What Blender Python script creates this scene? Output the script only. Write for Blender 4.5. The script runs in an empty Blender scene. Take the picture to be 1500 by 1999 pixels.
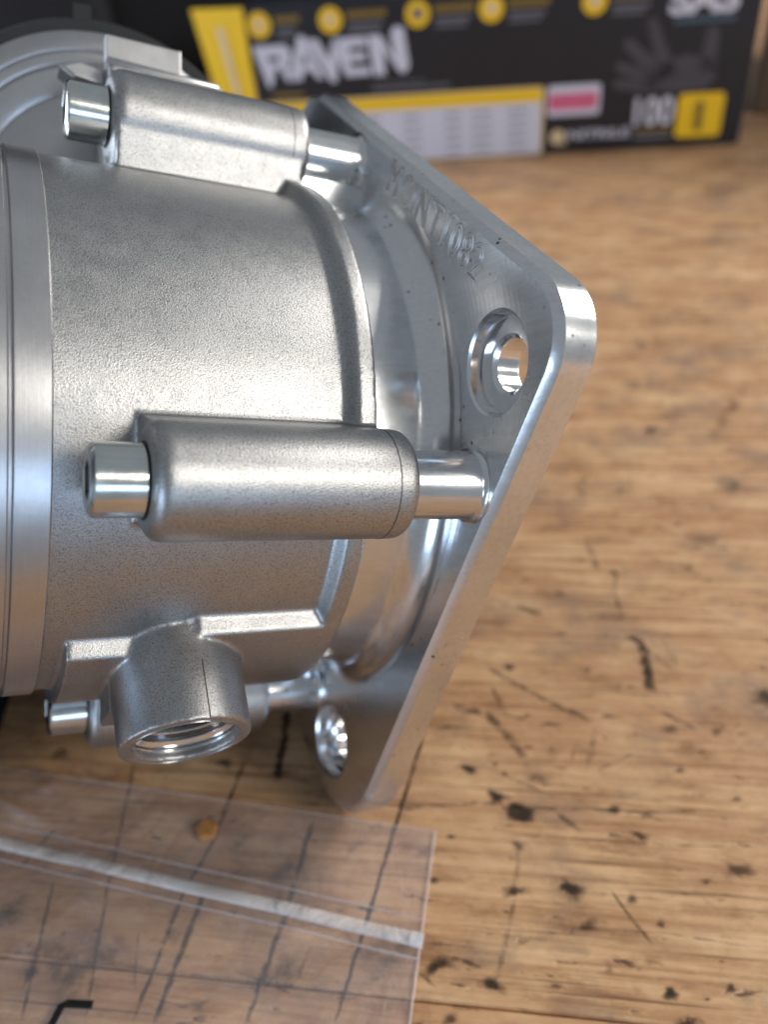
import bpy, bmesh, math, random
import numpy as np
from mathutils import Matrix, Vector

random.seed(7)
rng = np.random.default_rng(7)
SC = bpy.context.scene
COL = SC.collection
MM = 0.001
R = math.radians

# ------------------------------------------------------------------ camera
cam_d = bpy.data.cameras.new('camera')
cam = bpy.data.objects.new('camera', cam_d)
COL.objects.link(cam)
cam.matrix_world = Matrix((
    (0.99504, 0.09950, 0.0, 0.0),
    (-0.06343, 0.63433, -0.77045, 0.0),
    (-0.07666, 0.76663, 0.63750, 0.1424),
    (0, 0, 0, 1)))
cam_d.sensor_fit = 'HORIZONTAL'
cam_d.sensor_width = 36.0
cam_d.lens = 1663.1 / 1500 * 36.0
cam_d.clip_start = 0.005
cam_d.clip_end = 50
cam_d.dof.use_dof = True
cam_d.dof.focus_distance = 0.1065
cam_d.dof.aperture_fstop = 19.0
SC.camera = cam

# ------------------------------------------------------------------ world: dim workshop surroundings
W = bpy.data.worlds.new('World'); SC.world = W; W.use_nodes = True
bg = W.node_tree.nodes['Background']
bg.inputs['Color'].default_value = (0.86, 0.93, 1.0, 1)
bg.inputs['Strength'].default_value = 0.19

# ------------------------------------------------------------------ lamps of the workshop, and two added fill lights
def area(name, loc, target, size, power, color, shape='RECTANGLE', sy=None):
    d = bpy.data.lights.new(name, 'AREA'); d.shape = shape
    d.size = size; d.size_y = sy or size; d.energy = power; d.color = color
    o = bpy.data.objects.new(name, d); COL.objects.link(o)
    o.location = loc
    o.rotation_euler = (Vector(target) - Vector(loc)).to_track_quat('-Z', 'Y').to_euler()
    return o
T0 = (0, 0.1, 0.06)
area('ceiling_lamp', (1.05, -0.56, 0.78), T0, 0.55, 5.4, (1.0, 0.94, 0.84), sy=0.45)
area('doorway_light', (0.62, -1.20, 0.22), T0, 0.45, 1.3, (0.52, 0.72, 1.0), sy=0.30)
area('window_light', (-1.00, -0.85, 0.24), T0, 0.6, 3.2, (0.55, 0.74, 1.0), sy=0.4)
area('plate_fill_light', (-1.30, 0.60, 0.26), T0, 0.8, 8.0, (0.76, 0.87, 1.0), sy=0.5)  # added fill, no real window: brightens the plate face from low left
area('bench_fill_light', (1.20, 0.62, 0.85), (0.05, 0.2, 0), 0.7, 9.0, (1.0, 0.94, 0.86), sy=0.4)  # added fill for the bench wood, angled to stay out of barrel reflections

vs = SC.view_settings
vs.view_transform = 'Standard'; vs.look = 'None'; vs.exposure = 0.70; vs.gamma = 1.0
vs.use_curve_mapping = False
SC.cycles.use_denoising = True
SC.cycles.max_bounces = 10
SC.cycles.transparent_max_bounces = 16
SC.cycles.sample_clamp_indirect = 8
SC.cycles.caustics_reflective = False

# ------------------------------------------------------------------ materials
def mat(name):
    m = bpy.data.materials.new(name); m.use_nodes = True
    nt = m.node_tree
    return m, nt, nt.nodes, nt.links, nt.nodes['Principled BSDF']

def node(N, typ, **kw):
    n = N.new(typ)
    for k, v in kw.items():
        if k in n.inputs.keys(): n.inputs[k].default_value = v
        else: setattr(n, k, v)
    return n

def coords(N, L, scale=(1, 1, 1), rot=(0, 0, 0), space='Object'):
    tc = N.new('ShaderNodeTexCoord'); mp = N.new('ShaderNodeMapping')
    mp.inputs['Scale'].default_value = scale; mp.inputs['Rotation'].default_value = rot
    L.new(tc.outputs[space], mp.inputs['Vector'])
    return mp.outputs['Vector']

def noise(N, L, vec, scale, detail=3, rough=0.5, dist=0.0):
    n = node(N, 'ShaderNodeTexNoise', Scale=scale, Detail=detail, Roughness=rough, Distortion=dist)
    L.new(vec, n.inputs['Vector']); return n.outputs['Fac']

def ramp(N, L, fac, stops):
    r = N.new('ShaderNodeValToRGB'); L.new(fac, r.inputs['Fac'])
    e = r.color_ramp.elements
    while len(e) < len(stops): e.new(0.5)
    for i, (p, c) in enumerate(stops):
        e[i].position = p
        e[i].color = (c, c, c, 1) if not isinstance(c, (tuple, list)) else (*c[:3], 1)
    return r.outputs['Color']

def mix(N, L, fac, a, b, blend='MIX'):
    m = N.new('ShaderNodeMix'); m.data_type = 'RGBA'; m.blend_type = blend
    for sock, v in ((m.inputs[0], fac), (m.inputs[6], a), (m.inputs[7], b)):
        if hasattr(v, 'links'): L.new(v, sock)
        elif isinstance(v, (int, float)): sock.default_value = v
        else: sock.default_value = (*v[:3], 1)
    return m.outputs[2]

def bump(N, L, h, strength, dist, prev=None):
    b = node(N, 'ShaderNodeBump', Strength=strength, Distance=dist)
    L.new(h, b.inputs['Height'])
    if prev is not None: L.new(prev, b.inputs['Normal'])
    return b.outputs['Normal']

def metal(name, col, col2, rough, rough2, grain_scale, grain, streak=None, specks=0.0, mott=60, dark=0.45, sdark=0.22, rings=None):
    """bare metal: mottled colour and gloss, fine surface relief, optional tool streaks and dark specks"""
    m, nt, N, L, P = mat(name)
    v = coords(N, L)
    m1 = noise(N, L, v, mott, 5, 0.6)
    fine = noise(N, L, v, grain_scale, 2, 0.6)
    c = mix(N, L, ramp(N, L, m1, [(0.35, 0), (0.68, 1)]), col, col2)
    c = mix(N, L, ramp(N, L, fine, [(0.32, dark), (0.52, 0.0)]), c, tuple(x * 0.45 for x in col))
    P.inputs['Metallic'].default_value = 1.0
    mr = node(N, 'ShaderNodeMapRange'); L.new(noise(N, L, v, mott * 2.3, 4, 0.6), mr.inputs['Value'])
    mr.inputs['From Min'].default_value = 0.3; mr.inputs['From Max'].default_value = 0.7
    mr.inputs['To Min'].default_value = rough; mr.inputs['To Max'].default_value = rough2
    L.new(mr.outputs['Result'], P.inputs['Roughness'])
    nrm = bump(N, L, fine, grain, 0.00018) if grain else None
    if streak:
        sv = coords(N, L, streak[0], streak[3] if len(streak) > 3 else (0, 0, 0))
        st = noise(N, L, sv, streak[1], 3, 0.65)
        nrm = bump(N, L, st, streak[2], 0.0001, nrm)
        c = mix(N, L, ramp(N, L, st, [(0.40, sdark), (0.55, 0.0)]), c, tuple(x * 0.5 for x in col))
    if rings:
        wv = node(N, 'ShaderNodeTexWave', Scale=rings[0], Distortion=rings[2], Detail=3.0)
        wv.wave_type = 'RINGS'; wv.rings_direction = 'X'; wv.inputs['Detail Scale'].default_value = 3.0
        L.new(v, wv.inputs['Vector'])
        nrm = bump(N, L, wv.outputs['Fac'], rings[1], 0.00008, nrm)
    if specks:
        vo = node(N, 'ShaderNodeTexVoronoi', Scale=420.0); L.new(v, vo.inputs['Vector'])
        gate = noise(N, L, v, 75, 3, 0.5)
        s1 = ramp(N, L, vo.outputs['Distance'], [(0.07, 1), (0.14, 0)])
        s2 = ramp(N, L, gate, [(0.55, 0), (0.62, specks)])
        sp = mix(N, L, 1.0, s1, s2, 'MULTIPLY')
        c = mix(N, L, sp, c, (0.03, 0.03, 0.035))
    L.new(c, P.inputs['Base Color'])
    if nrm is not None: L.new(nrm, P.inputs['Normal'])
    return m

M_CAST = metal('cast_aluminium', (0.43, 0.435, 0.445), (0.47, 0.473, 0.48), 0.34, 0.42, 5200, 0.24, mott=150, dark=0.8)
M_MILL = metal('milled_aluminium', (0.70, 0.72, 0.74), (0.80, 0.81, 0.83), 0.15, 0.25, 1500, 0.015,
               streak=((60, 420, 420), 5, 0.06), specks=0.95, mott=28, dark=0.05, sdark=0.12)
M_PLATE = metal('milled_plate_aluminium', (0.72, 0.74, 0.77), (0.84, 0.85, 0.87), 0.17, 0.30, 1500, 0.02,
                streak=((300, 30, 400), 4, 0.07, (0.65, 0, 0)), specks=0.95, mott=30, dark=0.05, sdark=0.14, rings=(330, 0.045, 2.0))
M_RING = metal('turned_aluminium', (0.52, 0.52, 0.54), (0.62, 0.62, 0.63), 0.26, 0.34, 1800, 0.03,
               streak=((900, 14, 14), 5, 0.05), mott=40, dark=0.08, sdark=0.06)
M_ZINC = metal('zinc_plated_steel', (0.62, 0.66, 0.66), (0.75, 0.77, 0.74), 0.13, 0.24, 2500, 0.02,
               streak=((60, 900, 900), 4, 0.03), mott=160, dark=0.1, sdark=0.1)
M_THREAD = metal('cut_thread_metal', (0.75, 0.76, 0.78), (0.84, 0.84, 0.84), 0.10, 0.2, 1500, 0.01, mott=120, dark=0.05)

def simple(name, col, rough=0.6, metallic=0.0, var=0.25, scale=80, bmp=0.2, spec=0.5):
    m, nt, N, L, P = mat(name)
    v = coords(N, L)
    f = noise(N, L, v, scale, 5, 0.6)
    L.new(mix(N, L, f, tuple(c * (1 - var) for c in col), tuple(min(1, c * (1 + var)) for c in col)), P.inputs['Base Color'])
    P.inputs['Roughness'].default_value = rough; P.inputs['Metallic'].default_value = metallic
    P.inputs['Specular IOR Level'].default_value = spec
    L.new(bump(N, L, noise(N, L, v, scale * 9, 3), bmp, 0.0003), P.inputs['Normal'])
    return m

M_GROOVE_SHADE = simple('engraved_groove_shade', (0.06, 0.06, 0.07), 0.55, metallic=0.6)  # dark colour stands in for the shade inside the engraved strokes
M_SEAM = simple('casting_seam_grey', (0.13, 0.13, 0.135), 0.5, metallic=0.8)
M_BLACK = simple('black_plastic', (0.018, 0.019, 0.022), 0.5, bmp=0.1)
M_BAGCLOTH = simple('black_nylon_cloth', (0.012, 0.013, 0.016), 0.85, scale=30, bmp=0.6, spec=0.25)
M_BAGTRIM = simple('dark_webbing', (0.022, 0.023, 0.028), 0.8, scale=60, bmp=0.5, spec=0.25)
M_RED = simple('red_trim', (0.10, 0.012, 0.012), 0.6)
M_FOAM = simple('black_rubber', (0.010, 0.010, 0.012), 0.8, scale=150, bmp=0.5, spec=0.2)
M_CARTON = simple('brown_cardboard', (0.22, 0.165, 0.12), 0.85, scale=40, bmp=0.3)
M_CHIP = simple('wood_chip', (0.42, 0.20, 0.06), 0.7, scale=900, var=0.5)
M_INK = simple('black_marker_ink', (0.012, 0.010, 0.010), 0.45, scale=600)
# carton print
M_BOXBLK = simple('printed_black_card', (0.011, 0.012, 0.018), 0.38, scale=25, var=0.3, bmp=0.05)
M_YEL = simple('printed_yellow', (0.85, 0.54, 0.012), 0.4, var=0.08, scale=30, bmp=0.05)
M_WHT = simple('printed_pale_lilac_white', (0.60, 0.61, 0.73), 0.45, var=0.06, scale=30, bmp=0.05)
M_GREY = simple('printed_grey', (0.12, 0.125, 0.15), 0.45, var=0.2, bmp=0.05)
M_DGREY = simple('printed_glove_grey', (0.058, 0.056, 0.070), 0.45, var=0.25, bmp=0.05)
M_CREAM = simple('printed_cream', (0.70, 0.55, 0.33), 0.45, var=0.1, bmp=0.05)
M_PINK = simple('printed_pink', (0.62, 0.12, 0.24), 0.45, var=0.15, bmp=0.05)
M_OLIVE = simple('printed_olive_gold', (0.20, 0.13, 0.025), 0.45, var=0.2, bmp=0.05)
M_BLUE = simple('printed_teal_grey', (0.06, 0.11, 0.16), 0.45, var=0.2, bmp=0.05)

def wood(name):
    m, nt, N, L, P = mat(name)
    v = coords(N, L)                                  # plank x runs along the grain
    g1 = noise(N, L, coords(N, L, (7, 120, 60)), 1.0, 6, 0.62, 0.6)
    g2 = noise(N, L, coords(N, L, (22, 620, 300)), 1.0, 5, 0.66, 0.25)
    big = noise(N, L, coords(N, L, (10, 24, 20)), 1.0, 5, 0.6)
    c = mix(N, L, ramp(N, L, g1, [(0.30, 0), (0.70, 1)]), (0.53, 0.287, 0.140), (0.77, 0.495, 0.282))
    c = mix(N, L, ramp(N, L, g2, [(0.38, 0.65), (0.56, 0)]), c, (0.33, 0.155, 0.066))
    c = mix(N, L, ramp(N, L, big, [(0.40, 0), (0.66, 0.5)]), c, (0.50, 0.27, 0.155))
    # reddish brown tannin patches, drawn out along the grain
    rd = noise(N, L, coords(N, L, (34, 130, 60)), 1.0, 5, 0.66)
    c = mix(N, L, ramp(N, L, rd, [(0.56, 0), (0.70, 0.65)]), c, (0.26, 0.105, 0.045))
    # blotchy wear: pale rubbed areas and darker soaked ones
    wr = noise(N, L, coords(N, L, (48, 105, 60)), 1.0, 7, 0.72)
    c = mix(N, L, ramp(N, L, wr, [(0.50, 0), (0.66, 0.55)]), c, (0.85, 0.58, 0.335))
    c = mix(N, L, ramp(N, L, wr, [(0.34, 0.75), (0.46, 0)]), c, (0.25, 0.115, 0.050))
    # grey oily grime in patches
    gr = noise(N, L, coords(N, L, (32, 46, 40)), 1.0, 6, 0.7)
    c = mix(N, L, ramp(N, L, gr, [(0.50, 0), (0.66, 0.7)]), c, (0.22, 0.155, 0.115))
    # short dark pores and dents lying along the grain
    po = noise(N, L, coords(N, L, (120, 420, 200)), 1.0, 3, 0.6)
    c = mix(N, L, ramp(N, L, po, [(0.64, 0), (0.72, 0.85)]), c, (0.075, 0.040, 0.024))
    pz = noise(N, L, coords(N, L, (14, 900, 300)), 1.0, 3, 0.5)
    c = mix(N, L, ramp(N, L, pz, [(0.61, 0), (0.69, 0.7)]), c, (0.14, 0.066, 0.032))
    L.new(c, P.inputs['Base Color'])
    L.new(ramp(N, L, gr, [(0.3, 0.42), (0.7, 0.62)]), P.inputs['Roughness'])
    n1 = bump(N, L, g2, 0.25, 0.0004)
    inv = ramp(N, L, po, [(0.62, 1), (0.72, 0)])
    L.new(bump(N, L, inv, 0.5, 0.0006, n1), P.inputs['Normal'])
    P.inputs['Specular IOR Level'].default_value = 0.35
    return m
M_WOOD = wood('worn_workbench_wood')

def feathered(name, col, thr=(0.30, 0.62), scale=330, rough=0.6):
    """a stain with soft uneven borders: coverage comes from the mesh attribute 'cover' broken up by noise"""
    m, nt, N, L, P = mat(name)
    P.inputs['Base Color'].default_value = (*col, 1); P.inputs['Roughness'].default_value = rough
    P.inputs['Specular IOR Level'].default_value = 0.2
    at = N.new('ShaderNodeAttribute'); at.attribute_name = 'cover'
    nz = noise(N, L, coords(N, L), scale, 4, 0.65)
    def math_(op, a, c, clamp=False):
        q = N.new('ShaderNodeMath'); q.operation = op; q.use_clamp = clamp
        for k, v_ in ((0, a), (1, c)):
            if hasattr(v_, 'links'): L.new(v_, q.inputs[k])
            else: q.inputs[k].default_value = v_
        return q.outputs[0]
    brk = math_('ADD', math_('MULTIPLY', math_('SUBTRACT', nz, 0.5), 4.5), math_('MULTIPLY', at.outputs['Fac'], 1.25))
    md = N.new('ShaderNodeMath'); md.operation = 'MULTIPLY'
    L.new(at.outputs['Fac'], md.inputs[0]); L.new(math_('ADD', brk, 0.15, True), md.inputs[1])
    tr = N.new('ShaderNodeBsdfTransparent'); ms = N.new('ShaderNodeMixShader')
    L.new(md.outputs[0], ms.inputs[0]); L.new(tr.outputs[0], ms.inputs[1]); L.new(P.outputs[0], ms.inputs[2])
    L.new(ms.outputs[0], N['Material Output'].inputs['Surface'])
    return m
M_STAIN = feathered('dark_scuff', (0.045, 0.030, 0.023))

def film(name, milky, tint=(0.93, 0.92, 0.95), col=(0.82, 0.78, 0.80), rough=0.25):
    m, nt, N, L, P = mat(name)
    P.inputs['Base Color'].default_value = (*col, 1); P.inputs['Roughness'].default_value = rough
    v = coords(N, L)
    L.new(bump(N, L, noise(N, L, v, 48, 5, 0.62, 0.5), 0.8, 0.004), P.inputs['Normal'])
    tr = N.new('ShaderNodeBsdfTransparent'); tr.inputs[0].default_value = (*tint, 1)
    ms = N.new('ShaderNodeMixShader')
    f = ramp(N, L, noise(N, L, v, 45, 4, 0.6), [(0.3, milky * 0.75), (0.7, milky * 1.25)])
    L.new(f, ms.inputs[0]); L.new(tr.outputs[0], ms.inputs[1]); L.new(P.outputs[0], ms.inputs[2])
    L.new(ms.outputs[0], N['Material Output'].inputs['Surface'])
    return m
M_FILM = film('clear_polythene_film', 0.17, rough=0.14)
M_FILMEDGE = film('polythene_edge', 0.34, rough=0.15)
M_ZIP = film('translucent_zip_strip', 0.58, col=(0.92, 0.91, 0.93), rough=0.2)

# ------------------------------------------------------------------ mesh helpers
FLIP = 1
def me_obj(name, verts, faces, m, parent=None, smooth=False, scale=MM, mw=None):
    me = bpy.data.meshes.new(name)
    me.from_pydata([(x * scale, y * scale * FLIP, z * scale) for x, y, z in verts], [], faces)
    bm = bmesh.new(); bm.from_mesh(me)
    bmesh.ops.recalc_face_normals(bm, faces=bm.faces); bm.to_mesh(me); bm.free()
    if smooth:
        for p in me.polygons: p.use_smooth = True
        if smooth is not True: me.set_sharp_from_angle(angle=R(smooth))
    me.materials.append(m)
    o = bpy.data.objects.new(name, me); COL.objects.link(o)
    if parent: o.parent = parent
    if mw is not None: o.matrix_local = mw
    return o

def tag(o, label=None, cat=None, group=None, kind=None):
    if label: o['label'] = label
    if cat: o['category'] = cat
    if group: o['group'] = group
    if kind: o['kind'] = kind
    return o

def lathe_vf(prof, seg, M=None, close=True):
    """closed solid of revolution about +X from (x, r) pairs; M places it (4x4, mm)"""
    vs, fs = [], []
    for x, r in prof:
        for k in range(seg):
            t = 2 * math.pi * k / seg
            vs.append(Vector((x, r * math.cos(t), r * math.sin(t))))
    n = len(prof)
    for i in range(n - 1):
        for k in range(seg):
            k2 = (k + 1) % seg
            fs.append((i * seg + k, i * seg + k2, (i + 1) * seg + k2, (i + 1) * seg + k))
    if close == 'tube':
        for k in range(seg):
            k2 = (k + 1) % seg
            fs.append(((n - 1) * seg + k, (n - 1) * seg + k2, k2, k))
    elif close:
        fs.append(tuple(range(seg))); fs.append(tuple((n - 1) * seg + k for k in range(seg)))
    if M is not None: vs = [M @ v for v in vs]
    return [tuple(v) for v in vs], fs

def box_vf(x0, x1, y0, y1, z0, z1):
    v = [(x, y, z) for x in (x0, x1) for y in (y0, y1) for z in (z0, z1)]
    return v, [(0, 1, 3, 2), (4, 6, 7, 5), (0, 4, 5, 1), (2, 3, 7, 6), (0, 2, 6, 4), (1, 5, 7, 3)]

def prism_vf(poly, axis, lo, hi, f=None):
    """polygon extruded; f maps (u, v, w) to xyz"""
    n = len(poly)
    v = [f(a, b, lo) for a, b in poly] + [f(a, b, hi) for a, b in poly]
    fs = [tuple(range(n)), tuple(range(2 * n - 1, n - 1, -1))]
    for i in range(n):
        j = (i + 1) % n
        fs.append((i, j, n + j, n + i))
    return v, fs

def join(parts):
    V, F = [], []
    for v, f in parts:
        o = len(V); V += list(v); F += [tuple(i + o for i in t) for t in f]
    return V, F

def evaluated(o):
    dg = bpy.context.evaluated_depsgraph_get(); dg.update()
    return bpy.data.meshes.new_from_object(o.evaluated_get(dg))

def boolean(o, cutters):
    for c in cutters:
        md = o.modifiers.new('cut', 'BOOLEAN'); md.object = c; md.operation = 'DIFFERENCE'; md.solver = 'EXACT'
    bpy.context.view_layer.update()
    me = evaluated(o); o.modifiers.clear(); old = o.data; o.data = me; bpy.data.meshes.remove(old)

def shade(o, ang):
    for p in o.data.polygons: p.use_smooth = True
    o.data.set_sharp_from_angle(angle=R(ang))

# ------------------------------------------------------------------ the workbench (setting)
GA = R(-10.8)                                           # grain direction on the bench
def bench(x, y):                                        # plank frame -> world mm
    return x * math.cos(GA) - y * math.sin(GA), x * math.sin(GA) + y * math.cos(GA)
bench_root = bpy.data.objects.new('workbench', None); COL.objects.link(bench_root)
tag(bench_root, kind='structure')
PW = 138.0
# a joint between planks runs through (-5.1, 53.9)
j0 = 53.9 * math.cos(GA) + 5.1 * math.sin(GA)
for k in range(-1, 9):
    y0, y1 = j0 + k * PW + 0.12, j0 + (k + 1) * PW - 0.12
    dz = 0.0 if k in (-1, 0) else rng.uniform(-0.15, 0.0)
    b = 0.35
    prof = [(y0, -32), (y0, dz - b), (y0 + b, dz), (y1 - b, dz), (y1, dz - b), (y1, -32)]
    v, f = prism_vf(prof, 'x', -900, 1100, lambda a, c, w: (w, a - (y0 + y1) / 2, c))
    p = me_obj('plank', v, f, M_WOOD, bench_root)
    cx, cy = bench(rng.uniform(-60, 60), (y0 + y1) / 2)
    p.location = (cx * MM, cy * MM, 0); p.rotation_euler = (0, 0, GA)

# worn marks on the top: polylines (mm on the bench), width, strength; then round blots
STROKES = [
    ([(49.8, 122.0), (52.1, 120.2), (51.4, 113.0), (50.2, 106.4)], 1.60, 0.75),
    ([(10.1, 108.1), (16.8, 105.1), (20.1, 99.4), (22.1, 93.7)], 1.31, 0.50),
    ([(18.7, 117.2), (26.5, 109.3), (31.7, 104.8), (37.7, 100.9)], 0.93, 0.50),
    ([(18.8, 112.5), (19.7, 106.9), (20.5, 104.0)], 0.73, 0.45),
    ([(16.8, 84.6), (19.1, 83.2), (21.7, 81.5)], 2.42, 0.90),
    ([(17.5, 76.0), (15.8, 68.7), (12.3, 59.8), (10.3, 55.1)], 0.66, 0.35),
    ([(25.1, 82.8), (29.6, 78.0)], 0.73, 0.45),
    ([(30.5, 69.9), (32.9, 64.0), (35.7, 58.0)], 0.51, 0.50),
    ([(-1.8, 57.6), (0.7, 55.0)], 0.56, 0.50),
    ([(44.9, 128.9), (50.2, 126.9), (50.9, 136.4)], 0.79, 0.40),
    ([(49.4, 154.9), (48.4, 142.5)], 1.57, 0.45),
    ([(54.4, 179.1), (51.5, 170.0)], 1.87, 0.40),
    ([(27.4, 134.1), (33.5, 130.5)], 1.15, 0.50),
    ([(91.9, 188.9), (111.1, 213.0)], 2.45, 0.30),
    ([(53.7, 116.4), (58.0, 109.7)], 1.05, 0.30),
    ([(37.6, 100.4), (33.3, 90.1)], 0.77, 0.30),
    ([(-15.3, 51.2), (-9.3, 67.2), (2.7, 100.0), (5.1, 107.1)], 0.50, 0.85),
    ([(-29.0, 52.4), (-23.3, 68.6), (-19.1, 84.0), (-18.0, 86.7)], 0.75, 0.75),
    ([(-46.9, 54.0), (-41.2, 74.7), (-37.1, 82.9), (-32.0, 100.5)], 0.56, 0.70),
    ([(-43.5, 53.7), (-37.5, 74.2)], 0.71, 0.70),
    ([(-64.8, 55.6), (-65.0, 78.8)], 0.46, 0.60),
    ([(-54.5, 54.7), (-54.9, 76.1), (-54.3, 103.1)], 0.45, 0.55),
    ([(-25.7, 94.0), (-24.1, 109.4), (-23.7, 114.6)], 1.16, 0.80),
    ([(-23.6, 89.7), (-10.2, 87.7), (13.4, 85.3)], 0.38, 0.50),
    ([(-71.4, 67.5), (-44.6, 61.7), (-5.1, 53.9)], 0.33, 0.40),
    ([(-67.4, 86.9), (-28.6, 74.2), (-23.2, 72.2)], 0.44, 0.30),
    ([(7.0, 87.1), (18.9, 84.2), (40.4, 80.8), (55.7, 79.6)], 0.37, 0.45),
    ([(17.8, 78.8), (44.6, 74.0), (59.9, 71.9)], 0.27, 0.40),
    ([(22.3, 62.1), (38.2, 59.6), (51.7, 56.0)], 0.25, 0.40),
    ([(-0.3, 61.9), (7.8, 60.3)], 0.41, 0.40),
    ([(13.8, 94.0), (26.5, 84.9)], 0.38, 0.45),
    ([(29.8, 91.1), (33.4, 97.6)], 0.50, 0.25),
]
BLOTS = [
    (23.2, 116.7, 1.09, 0.60),
    (15.5, 86.7, 1.23, 0.90),
    (17.7, 76.8, 1.08, 0.50),
    (15.8, 68.8, 1.12, 0.80),
    (24.9, 68.2, 1.64, 0.90),
    (9.4, 54.5, 1.20, 0.85),
    (53.3, 68.4, 1.73, 0.60),
    (39.4, 76.2, 0.90, 0.70),
    (36.2, 50.8, 0.86, 0.90),
    (45.4, 50.6, 0.62, 0.70),
    (38.1, 61.1, 0.75, 0.70),
    (1.3, 58.2, 1.39, 0.80),
    (26.3, 62.0, 1.17, 0.50),
    (34.7, 65.4, 0.85, 0.60),
    (72.1, 102.6, 1.84, 0.70),
    (90.2, 244.3, 5.37, 0.35),
    (90.5, 169.3, 3.46, 0.40),
    (77.5, 148.9, 3.21, 0.30),
    (69.0, 139.6, 1.79, 0.40),
    (104.0, 259.6, 6.29, 0.30),
    (80.6, 221.2, 3.46, 0.35),
    (51.3, 97.2, 1.00, 0.50),
    (60.0, 95.7, 0.89, 0.40),
    (27.8, 95.1, 0.99, 0.40),
    (116.7, 368.5, 0.90, 1.00),
    (-59.3, 63.5, 3.53, 0.50),
    (-53.9, 66.2, 3.07, 0.45),
    (-71.4, 74.0, 1.95, 0.50),
    (-23.3, 76.4, 1.98, 0.40),
    (-7.1, 60.9, 2.65, 0.40),
    (-24.5, 59.4, 2.13, 0.50),
    (-36.0, 99.8, 1.31, 0.70),
    (-46.0, 107.0, 1.15, 0.60),
    (-69.9, 106.1, 1.45, 0.50),
    (-8.1, 139.5, 1.19, 0.30),
    (39.3, 113.5, 1.07, 0.40),
    (45.0, 122.8, 0.89, 0.30),
    (23.7, 89.6, 1.15, 0.40),
    (10.0, 102.8, 1.64, 0.40),
    (50.5, 88.7, 0.86, 0.40),
    (58.2, 81.4, 0.74, 0.50),
    (47.6, 67.2, 0.60, 0.60),
    (28.0, 55.2, 0.80, 0.50),
    (19.5, 53.3, 0.63, 0.60),
    (37.4, 47.3, 0.69, 0.60),
    (2.4, 50.2, 0.93, 0.60),
    (-65.1, 63.2, 1.17, 0.50),
    (-42.8, 66.8, 1.71, 0.35),
    (-31.9, 83.1, 1.68, 0.35),
    (-19.6, 67.1, 1.54, 0.35),
    (-11.4, 79.9, 1.47, 0.40),
    (-36.5, 55.9, 0.97, 0.40),
]


def stroke_vf(pts, w, st, z):
    P = [Vector((x, y)) for x, y in pts]
    out = [P[0]]
    for a, b in zip(P, P[1:]):                           # resample about every millimetre
        n = max(2, int((b - a).length / 1.2))
        out += [a.lerp(b, (i + 1) / n) for i in range(n)]
    V, F, A = [], [], []
    n = len(out)
    for i, p in enumerate(out):
        t = (out[min(i + 1, n - 1)] - out[max(i - 1, 0)]).normalized(); nn = Vector((-t.y, t.x))
        e = min(1, 9.0 * i / n + 0.3, 9.0 * (n - 1 - i) / n + 0.3)
        ww = w * rng.uniform(0.7, 1.15) * (0.6 + 0.4 * e)
        p = p + nn * rng.normal(0, w * 0.10)
        for k, a in ((-1.0, 0), (-0.4, 1), (0.4, 1), (1.0, 0)):
            q = p + nn * k * ww * 1.0
            V.append((q.x, q.y, z)); A.append(a * st * e * rng.uniform(0.75, 1.1))
        if i:
            for k in range(3):
                o = i * 4 + k; F.append((o - 4, o - 3, o + 1, o))
    return V, F, A

def blot_vf(x, y, r, st, z):
    V, F, A = [(x, y, z)], [], [st]
    n = 14; ph = rng.uniform(0, 6.28)
    ang = rng.uniform(-0.5, 0.5); el = rng.uniform(1.0, 1.6)
    for ring, a in ((0.5, 0.95), (1.0, 0.5), (1.7, 0.0)):
        for k in range(n):
            t = 2 * math.pi * k / n
            rr = r * ring * (1 + 0.22 * math.sin(2 * t + ph) + 0.16 * math.sin(3 * t + 2 * ph)) * rng.uniform(0.85, 1.12)
            u, w = rr * math.cos(t) * el, rr * math.sin(t) * 0.85
            V.append((x + u * math.cos(ang) - w * math.sin(ang), y + u * math.sin(ang) + w * math.cos(ang), z)); A.append(a * st)
    for k in range(n):
        k2 = (k + 1) % n
        F.append((0, 1 + k, 1 + k2)); F.append((1 + k, 1 + n + k, 1 + n + k2, 1 + k2)); F.append((1 + n + k, 1 + 2 * n + k, 1 + 2 * n + k2, 1 + n + k2))
    return V, F, A

V, F, A = [], [], []
def add_mark(t):
    o = len(V); V.extend(t[0]); F.extend([tuple(i + o for i in f) for f in t[1]]); A.extend(t[2])
zz = 0.03
for pts, w, st in STROKES:
    add_mark(stroke_vf(pts, w, st, zz)); zz += 0.0012
for x, y, r, st in BLOTS:
    add_mark(blot_vf(x, y, r, st, zz)); zz += 0.0012
for i in range(520):                                     # small pits and nicks over the whole top
    x, y = rng.uniform(-140, 260), rng.uniform(30, 330)
    if rng.random() < 0.55:
        add_mark(blot_vf(x, y, abs(rng.normal(0, 0.55)) + 0.15, rng.uniform(0.2, 0.8), zz))
    else:
        t = GA + rng.normal(0, 0.5) + (1.35 if rng.random() < 0.3 else 0); l = rng.uniform(2, 12)
        add_mark(stroke_vf([(x, y), (x + l * math.cos(t), y + l * math.sin(t))], rng.uniform(0.12, 0.45), rng.uniform(0.2, 0.6), zz))
    zz += 0.0002
mk = me_obj('scuff_marks', V, F, M_STAIN, bench_root)
tag(mk, kind='stuff')
at = mk.data.attributes.new('cover', 'FLOAT', 'POINT')
at.data.foreach_set('value', np.clip(np.array(A, dtype=np.float32), 0, 1))

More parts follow.
